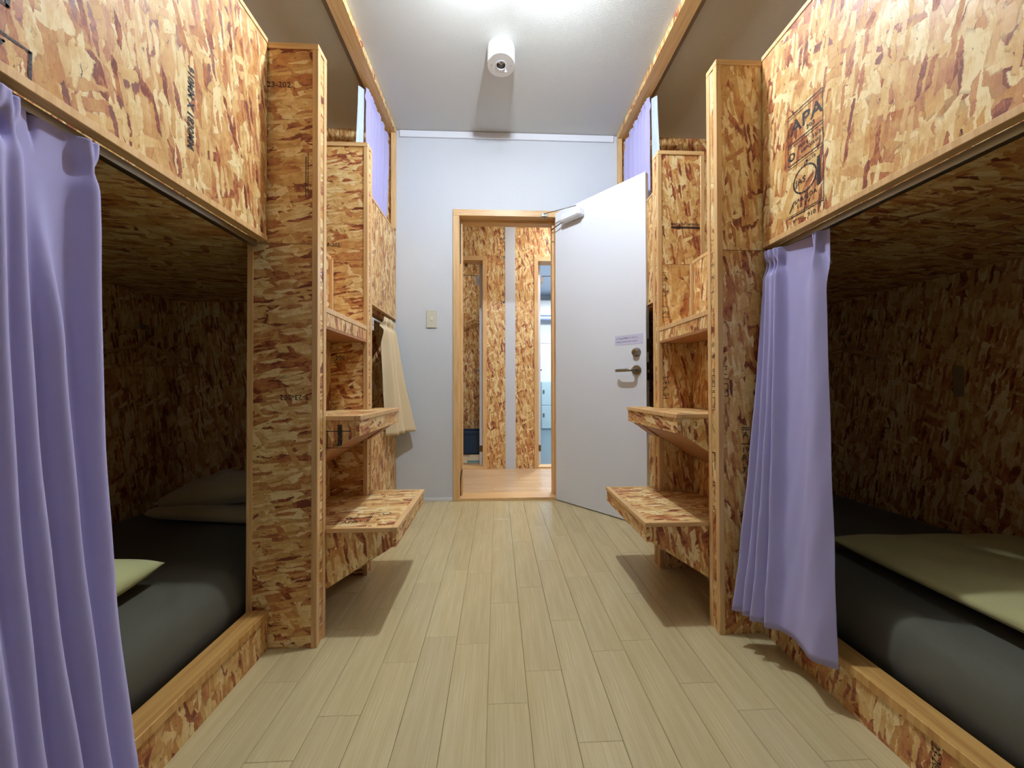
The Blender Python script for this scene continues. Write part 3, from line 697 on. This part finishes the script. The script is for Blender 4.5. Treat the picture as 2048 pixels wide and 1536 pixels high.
# ---------------------------------------------------------------- hangers and tag on the inner walls
HW = wood('hanger_wood', (196, 150, 96), (170, 122, 70), 'U')
def hanger(c, right, label, scale=1.0, parent=None):
    """wooden clothes hanger; c = neck point, right = direction of its width"""
    right = Vector(right).normalized(); c = Vector(c); z = Vector((0, 0, 1)); h = empty('clothes_hanger', c); tag(h, label, 'hanger', 'wooden clothes hangers')
    for sg in (-1, 1):
        pts = [c + right * sg * t * .20 * scale + z * (-.012 - .085 * (t ** 1.15)) * scale for t in (0, .15, .35, .6, .85, 1)]
        tube('hanger_arm', pts, .009 * scale, HW, h, 10, rs=[.012 * scale, .013 * scale, .011 * scale, .009 * scale, .008 * scale, .007 * scale], flat=.6)
    tube('hanger_bar', [c + right * -.19 * scale + z * -.098 * scale, c + right * .19 * scale + z * -.098 * scale], .0028, HW, h, 8)
    n = right.cross(z)
    tube('hanger_hook', [c + z * (.045 + .02 * math.sin(a)) + right * (.02 * math.cos(a)) for a in [math.pi * k / 8 for k in range(-4, 9)]][::-1] + [], .0018, METAL, h, 6)
    tube('hanger_hook', [c + z * -.012, c + z * .025], .0018, METAL, h, 6)
    lathe('wall_hook', [(0, 0), (.012, 0), (.010, .01), (0, .014)], c + z * .066 , METAL, h, 12, (1 if c.x < 0 else -1, 0, 0))
    return h
hanger((XC - DW + .075, 1.57, .958), (.50, .86, 0), 'wooden clothes hanger on the side wall of the left lower berth')
hanger((XC + DW - .075, 1.63, .955), (-.50, .86, 0), 'wooden clothes hanger half hidden behind the right near curtain')
tag(box('paper_tag', XC + DW - .0030, XC + DW - .0015, 1.245, 1.275, .725, .840, plain('tag_paper', (150, 128, 92), .7), None, 0), 'narrow pale tag on the side wall of the right lower berth', 'tag')
# shelf peg seen beside the right curtain
tag(tube('coat_peg', [(.935, 1.02, 1.152), (.97, 1.02, 1.148), (.99, 1.02, 1.142), (1.003, 1.02, 1.135)], .010, PLASTIC, None, 10, rs=[.008, .010, .011, .006]), 'pale rounded peg under the upper deck beside the right near curtain', 'peg')
# rods through the curtain tops (berth lamp arms) are not visible

# ---------------------------------------------------------------- switch, ceiling lamp, bulb
sw = empty('light_switch', (-.440, YW, 1.165)); tag(sw, 'cream light switch plate on the white wall left of the doorway', 'light switch')
box('switch_plate', -.475, -.405, YW - .008, YW - .0005, 1.165, 1.284, PLATE, sw, .002)
box('switch_rocker', -.4475, -.4325, YW - .0105, YW - .0082, 1.214, 1.240, plain('rocker', (222, 220, 204), .35), sw, .001)
lm = empty('ceiling_lamp', (.023, 1.806, HC - .082)); tag(lm, 'white cylindrical emergency lamp with a pull cord on the ceiling', 'lamp')
R0 = .0715
lathe('lamp_body', [(0, .0815), (R0, .0815), (R0, .003), (R0 - .003, 0), (.030, 0), (.030, .030), (0, .030)], (.023, 1.806, HC - .082), PLASTIC, lm, 56)
lathe('lens_ring', [(.0235, -.001), (.0295, -.001), (.0295, .004), (.0235, .004), (.0235, -.001)], (.023, 1.806, HC - .082), PAINT, lm, 40)
lathe('lamp_reflector', [(.0233, .003), (.018, .022), (.008, .0285), (0, .0285)], (.023, 1.806, HC - .082), plain('chrome_dish', (190, 190, 190), .12, 1), lm, 32)
lathe('lamp_bulb', [(0, -.0), (.004, .002), (.005, .012), (.004, .022), (0, .023)], (.023, 1.806, HC - .077), PLASTIC, lm, 14)
tube('pull_cord', [(.0455, 1.800, HC - .083), (.0465, 1.800, HC - .108)], .0009, PLASTIC, lm, 6)
prism('cord_tag', [(.0465, HC - .106), (.0405, HC - .121), (.0530, HC - .121)], 'Y', 1.799, 1.801, PLASTIC, lm)
for a in (-.05, .05):
    lathe('lamp_screw', [(0, -.001), (.0022, -.001), (.0022, .0), (0, .0)], (.023 + a, 1.806, HC - .0822), METAL, lm, 10)
# bare bulb fixture: lights the room, hangs just above the picture
bf = empty('bulb_fixture', (BULB[0], BULB[1] + .1, HC - .02)); tag(bf, 'bare bulb in an angled socket on the ceiling in front of the emergency lamp', 'lamp')
lathe('light_bulb', [(0, -.030), (.012, -.0275), (.024, -.018), (.030, 0), (.024, .018), (.012, .0275), (0, .030)], BULB, emit('bulb_glow', (230, 242, 255), BULB_STRENGTH), bf, 24)
tube('lamp_socket', [(BULB[0] - .002, BULB[1] + .045, BULB[2] + .012), (BULB[0] - .006, BULB[1] + .075, BULB[2] + .030), (BULB[0] - .010, BULB[1] + .11, BULB[2] + .052)], .016, PLASTIC, bf, 16)
tube('socket_stem', [(BULB[0] - .010, BULB[1] + .11, BULB[2] + .052), (BULB[0] - .012, BULB[1] + .13, HC - .012)], .008, PLASTIC, bf, 10)
lathe('ceiling_rose', [(0, .0115), (.032, .0115), (.032, .004), (.024, 0), (0, 0)], (BULB[0] - .012, BULB[1] + .13, HC - .012), PLASTIC, bf, 28)

# ---------------------------------------------------------------- corridor and the rooms beyond it
YC = 3.33
cf = struct(box('floor', -2.0, 2.6, YW + .120, YC + .10, -.06, -.010, GROOVE, bev=0)); cf.name = 'floor_corridor'
y = YW + .1195; r_ = 0
while y < YC - .005:
    y1 = min(y + .0984, YC - .001); xx = -1.3 + (.37 * r_) % .9; r_ += 1
    while xx < 1.4:
        plank(xx + .0004, xx + .9 - .0004, y + .0004, y1 - .0004, FLOORX, cf); xx += .9
    y += .0984
struct(box('ceiling_corridor', -2.0, 2.6, YW + .112, YC + .10, HC, HC + .05, CEIL, bev=0))
struct(box('wall_corridor_end', -1.45, -1.35, YW + .112, YC, 0, HC, WHITE, bev=0))
struct(box('wall_corridor_far_end', 1.45, 1.55, YW + .112, YC, 0, HC, WHITE, bev=0))
wc = struct(empty('wall_corridor', (.12, YC, 0)))
L0, L1, R0_, R1, DH = -.80, -.135, .388, 1.05, 1.955
box('wall_board', -1.35, L0 - .04, YC, YC + .012, 0, HC, OSBV, wc, 0)
box('wall_board', L1 + .038, .077, YC, YC + .012, 0, HC, OSBV, wc, 0)
box('wall_board', .173, R0_ - .036, YC, YC + .012, 0, HC, OSBV, wc, 0)
box('wall_board', R1 + .04, 1.45, YC, YC + .012, 0, HC, OSBV, wc, 0)
box('wall_board', L0 - .04, L1 + .038, YC, YC + .012, DH + .042, HC, OSBV, wc, 0)
box('wall_board', R0_ - .036, R1 + .04, YC, YC + .012, DH + .042, HC, OSBV, wc, 0)
box('white_strip', .077, .173, YC - .004, YC + .012, 0, HC, WHITE, wc, 0)
for a, b in ((-1.35, L0 - .04), (L1 + .038, R0_ - .036), (R1 + .04, 1.45)): box('wall_core', a, b, YC + .0125, YC + .10, 0, HC, WHITE, wc, 0)
for a, b in ((L0 - .04, L1 + .038), (R0_ - .036, R1 + .04)): box('wall_core', a, b, YC + .0125, YC + .10, DH + .042, HC, WHITE, wc, 0)
stamp([('l', [(0, 0), (.04, 0)], .003), ('t', 'APA', .0, .02, .03), ('l', [(0, -.09), (.045, -.09)], .003), ('l', [(0, -.095), (0, -.17), (.045, -.17)], .003), ('t', '19', .006, -.155, .03), ('l', [(0, -.26), (0, -.34), (.04, -.34)], .0025), ('l', [(0, -.26), (.04, -.26)], .0025),
       ('t', 'JAS', .0, -.32, .018), ('c', .02, .11, .028, .004), ('l', [(0, .15), (.045, .15)], .003), ('l', [(.004, -.50), (.045, -.50)], .0025), ('t', '24', .004, -.58, .03)],
      (.028, YC - .0006, 2.13), (1, 0, 0), Zv, wc)
stamp([('l', [(0, 0), (.06, 0)], .004), ('l', [(.02, -.09), (.06, -.09)], .003), ('l', [(.02, -.14), (.06, -.14)], .003), ('l', [(.02, -.09), (.02, -.14)], .003), ('t', '23', .025, .01, .03), ('t', '8', .03, -.13, .02)], (.50, YC - .0006, 2.17), (1, 0, 0), Zv, wc)
def cdoor(n, x0, x1, hinge):
    d = struct(empty(n, (x0, YC, 0)))
    box('door_casing', x0 - .038, x0, YC - .010, YC + .11, 0, DH, PINE, d, .0015)
    box('door_casing', x1, x1 + .038, YC - .010, YC + .11, 0, DH, PINE, d, .0015)
    box('door_head', x0 - .038, x1 + .038, YC - .010, YC + .11, DH, DH + .042, PINEH, d, .0015)
    box('door_sill', x0, x1, YC - .010, YC + .11, -.005, .014, PINEH, d, .0015)
    xa = (x1 - .036, x1 - .002) if hinge > 0 else (x0 + .002, x0 + .036)
    lf = box('door_leaf', xa[0], xa[1], YC + .112, YC + .112 + (x1 - x0) - .02, .012, DH - .004, DOORW, d, .001)
    xh = x1 if hinge > 0 else x0
    box('hinge_plate', xh - .0045 * hinge - (.034 if hinge > 0 else 0), xh - .0045 * hinge + (0 if hinge > 0 else .034), YC + .108, YC + .1115, .14, .20, BRASS, d, .0005)
    q = xh - hinge * .04
    cb = box('closer_body', q - hinge * .045, q - hinge * .001, YC + .19, YC + .36, DH - .14, DH - .085, PAINT, d, .006)
    lathe('bracket', [(0, 0), (.014, 0), (.010, .02), (0, .02)], (q - hinge * .12, YC + .085, DH - .021), METAL, d, 14)
    tube('closer_arm', [(q - hinge * .02, YC + .20, DH - .078), (q - hinge * .18, YC + .20, DH - .075), (q - hinge * .12, YC + .085, DH - .022)], .0045, METAL, d, 8)
    tube('lever_handle', [(q, YC + .60, .95), (q - hinge * .05, YC + .60, .95), (q - hinge * .05, YC + .50, .95)], .009, METAL, d, 10)
    return d
cdoor('door_2', L0, L1, 1)
cdoor('door_3', R0_, R1, -1)
# storage room (left)
YS = 4.35
struct(box('wall_storage', -1.7, .06, YS, YS + .05, 0, HC, OSBV, bev=0))
struct(box('wall_storage_side', -1.75, -1.7, YC + .10, YS + .05, 0, HC, OSBV, bev=0))
struct(box('wall_partition', .08, .20, YC + .102, 6.75, 0, HC, WHITE, bev=0))
struct(box('floor_storage', -1.75, .079, YC + .101, YS + .05, -.05, 0, FLOORX, bev=0))
struct(box('ceiling_storage', -1.75, .079, YC + .101, YS + .05, HC, HC + .05, CEIL, bev=0))
NAVY = plain('navy_plastic', (44, 66, 92), .4)
bx = empty('storage_crate', (-.44, 4.05, 0)); tag(bx, 'dark blue plastic crate on the floor through the left doorway', 'crate')
def openbox(x0, x1, y0, y1, z0, z1):
    t = .006
    box('crate_wall', x0, x1, y0, y0 + t, z0 + t, z1, NAVY, bx, .001); box('crate_wall', x0, x1, y1 - t, y1, z0 + t, z1, NAVY, bx, .001)
    box('crate_wall', x0, x0 + t, y0 + t, y1 - t, z0 + t, z1, NAVY, bx, .001); box('crate_wall', x1 - t, x1, y0 + t, y1 - t, z0 + t, z1, NAVY, bx, .001)
    box('crate_base', x0, x1, y0, y1, z0, z0 + t, NAVY, bx, .001)
    box('crate_rim', x0 - .01, x1 + .01, y0 - .010, y0 - .0002, z1 - .03, z1 + .004, NAVY, bx, .002)
    box('handle_slot', (x0 + x1) / 2 - .035, (x0 + x1) / 2 + .05, y0 - .003, y0 - .0002, z1 - .075, z1 - .055, BLACK, bx, .001)
    box('crate_print', (x0 + x1) / 2 - .02, (x0 + x1) / 2 + .035, y0 - .0015, y0 - .0002, z1 - .11, z1 - .095, plain('print_grey', (150, 170, 180), .6), bx, 0)
openbox(-.70, -.20, 4.02, 4.32, .012, .262)
rug = box('patchwork_mat', -.80, -.175, 3.56, 3.99, .0005, .008, plain('mat_base', (190, 170, 140), .9), None, .001); tag(rug, 'patchwork floor mat of cream and blue patches in front of the crate', 'mat')
pc = [plain('patch_cream', (224, 206, 172), .9), plain('patch_blue', (98, 128, 176), .9), plain('patch_teal', (96, 146, 150), .9), plain('patch_tan', (188, 160, 120), .9)]
q = 0
for i in range(5):
    for j in range(4):
        xx, yy = -.79 + i * .122, 3.568 + j * .105; mtl = pc[(0, 3, 0, 1, 0, 2, 0)[(i * 3 + j * 2) % 7]]
        box('mat_patch', xx, xx + .119, yy, yy + .102, .0082, .0105, mtl, rug, .0005)
hanger((-.27, YS - .03, 1.60), (1, 0, 0), 'wooden clothes hanger on the strand board wall seen through the left doorway')
# right room
YK = 6.7
struct(box('wall_far_room', .2, 2.6, YK, YK + .05, 0, HC, WHITE, bev=0))
struct(box('wall_far_room_side', 2.6, 2.65, YC + .10, YK + .05, 0, HC, WHITE, bev=0))
struct(box('floor_far_room', .201, 2.6, YC + .101, YK + .05, -.05, 0, plain('dark_vinyl', (86, 104, 112), .32, bump=.1, scale=20), bev=0))
struct(box('ceiling_far_room', .201, 2.6, YC + .101, YK + .05, HC, HC + .05, plain('far_ceiling', (190, 206, 222), .5), bev=0))
lk = empty('locker', (1.05, 6.45, 0)); tag(lk, 'pale blue-green steel locker bank seen through the right doorway', 'locker')
LCK = plain('locker_paint', (166, 190, 196), .4)
box('locker_case', .80, 1.62, 6.41, YK - .01, 0, .86, LCK, lk, .003)
for i in range(3):
    for j in range(2):
        xa, za = .81 + i * .268, .015 + j * .424
        dd = box('locker_door', xa, xa + .262, 6.395, 6.4085, za, za + .417, LCK, lk, .002)
        box('locker_handle', xa + .018, xa + .048, 6.386, 6.3945, za + .21, za + .275, METAL, dd, .001)
ac = empty('air_conditioner', (1.15, 6.6, 2.0)); tag(ac, 'white wall air conditioner high on the far wall seen through the right doorway', 'air conditioner')
box('air_conditioner_body', .75, 1.55, 6.48, YK - .001, 2.09, 2.37, PLASTIC, ac, .012)
box('air_outlet', .76, 1.54, 6.50, 6.62, 2.01, 2.088, plain('outlet_grey', (140, 160, 188), .5), ac, .006)
box('outlet_flap', .78, 1.52, 6.490, 6.498, 2.03, 2.06, PLASTIC, ac, .002)
struct(box('trim_6', .2, 2.6, YK - .012, YK - .0005, 1.60, 1.615, PAINT, bev=.002))
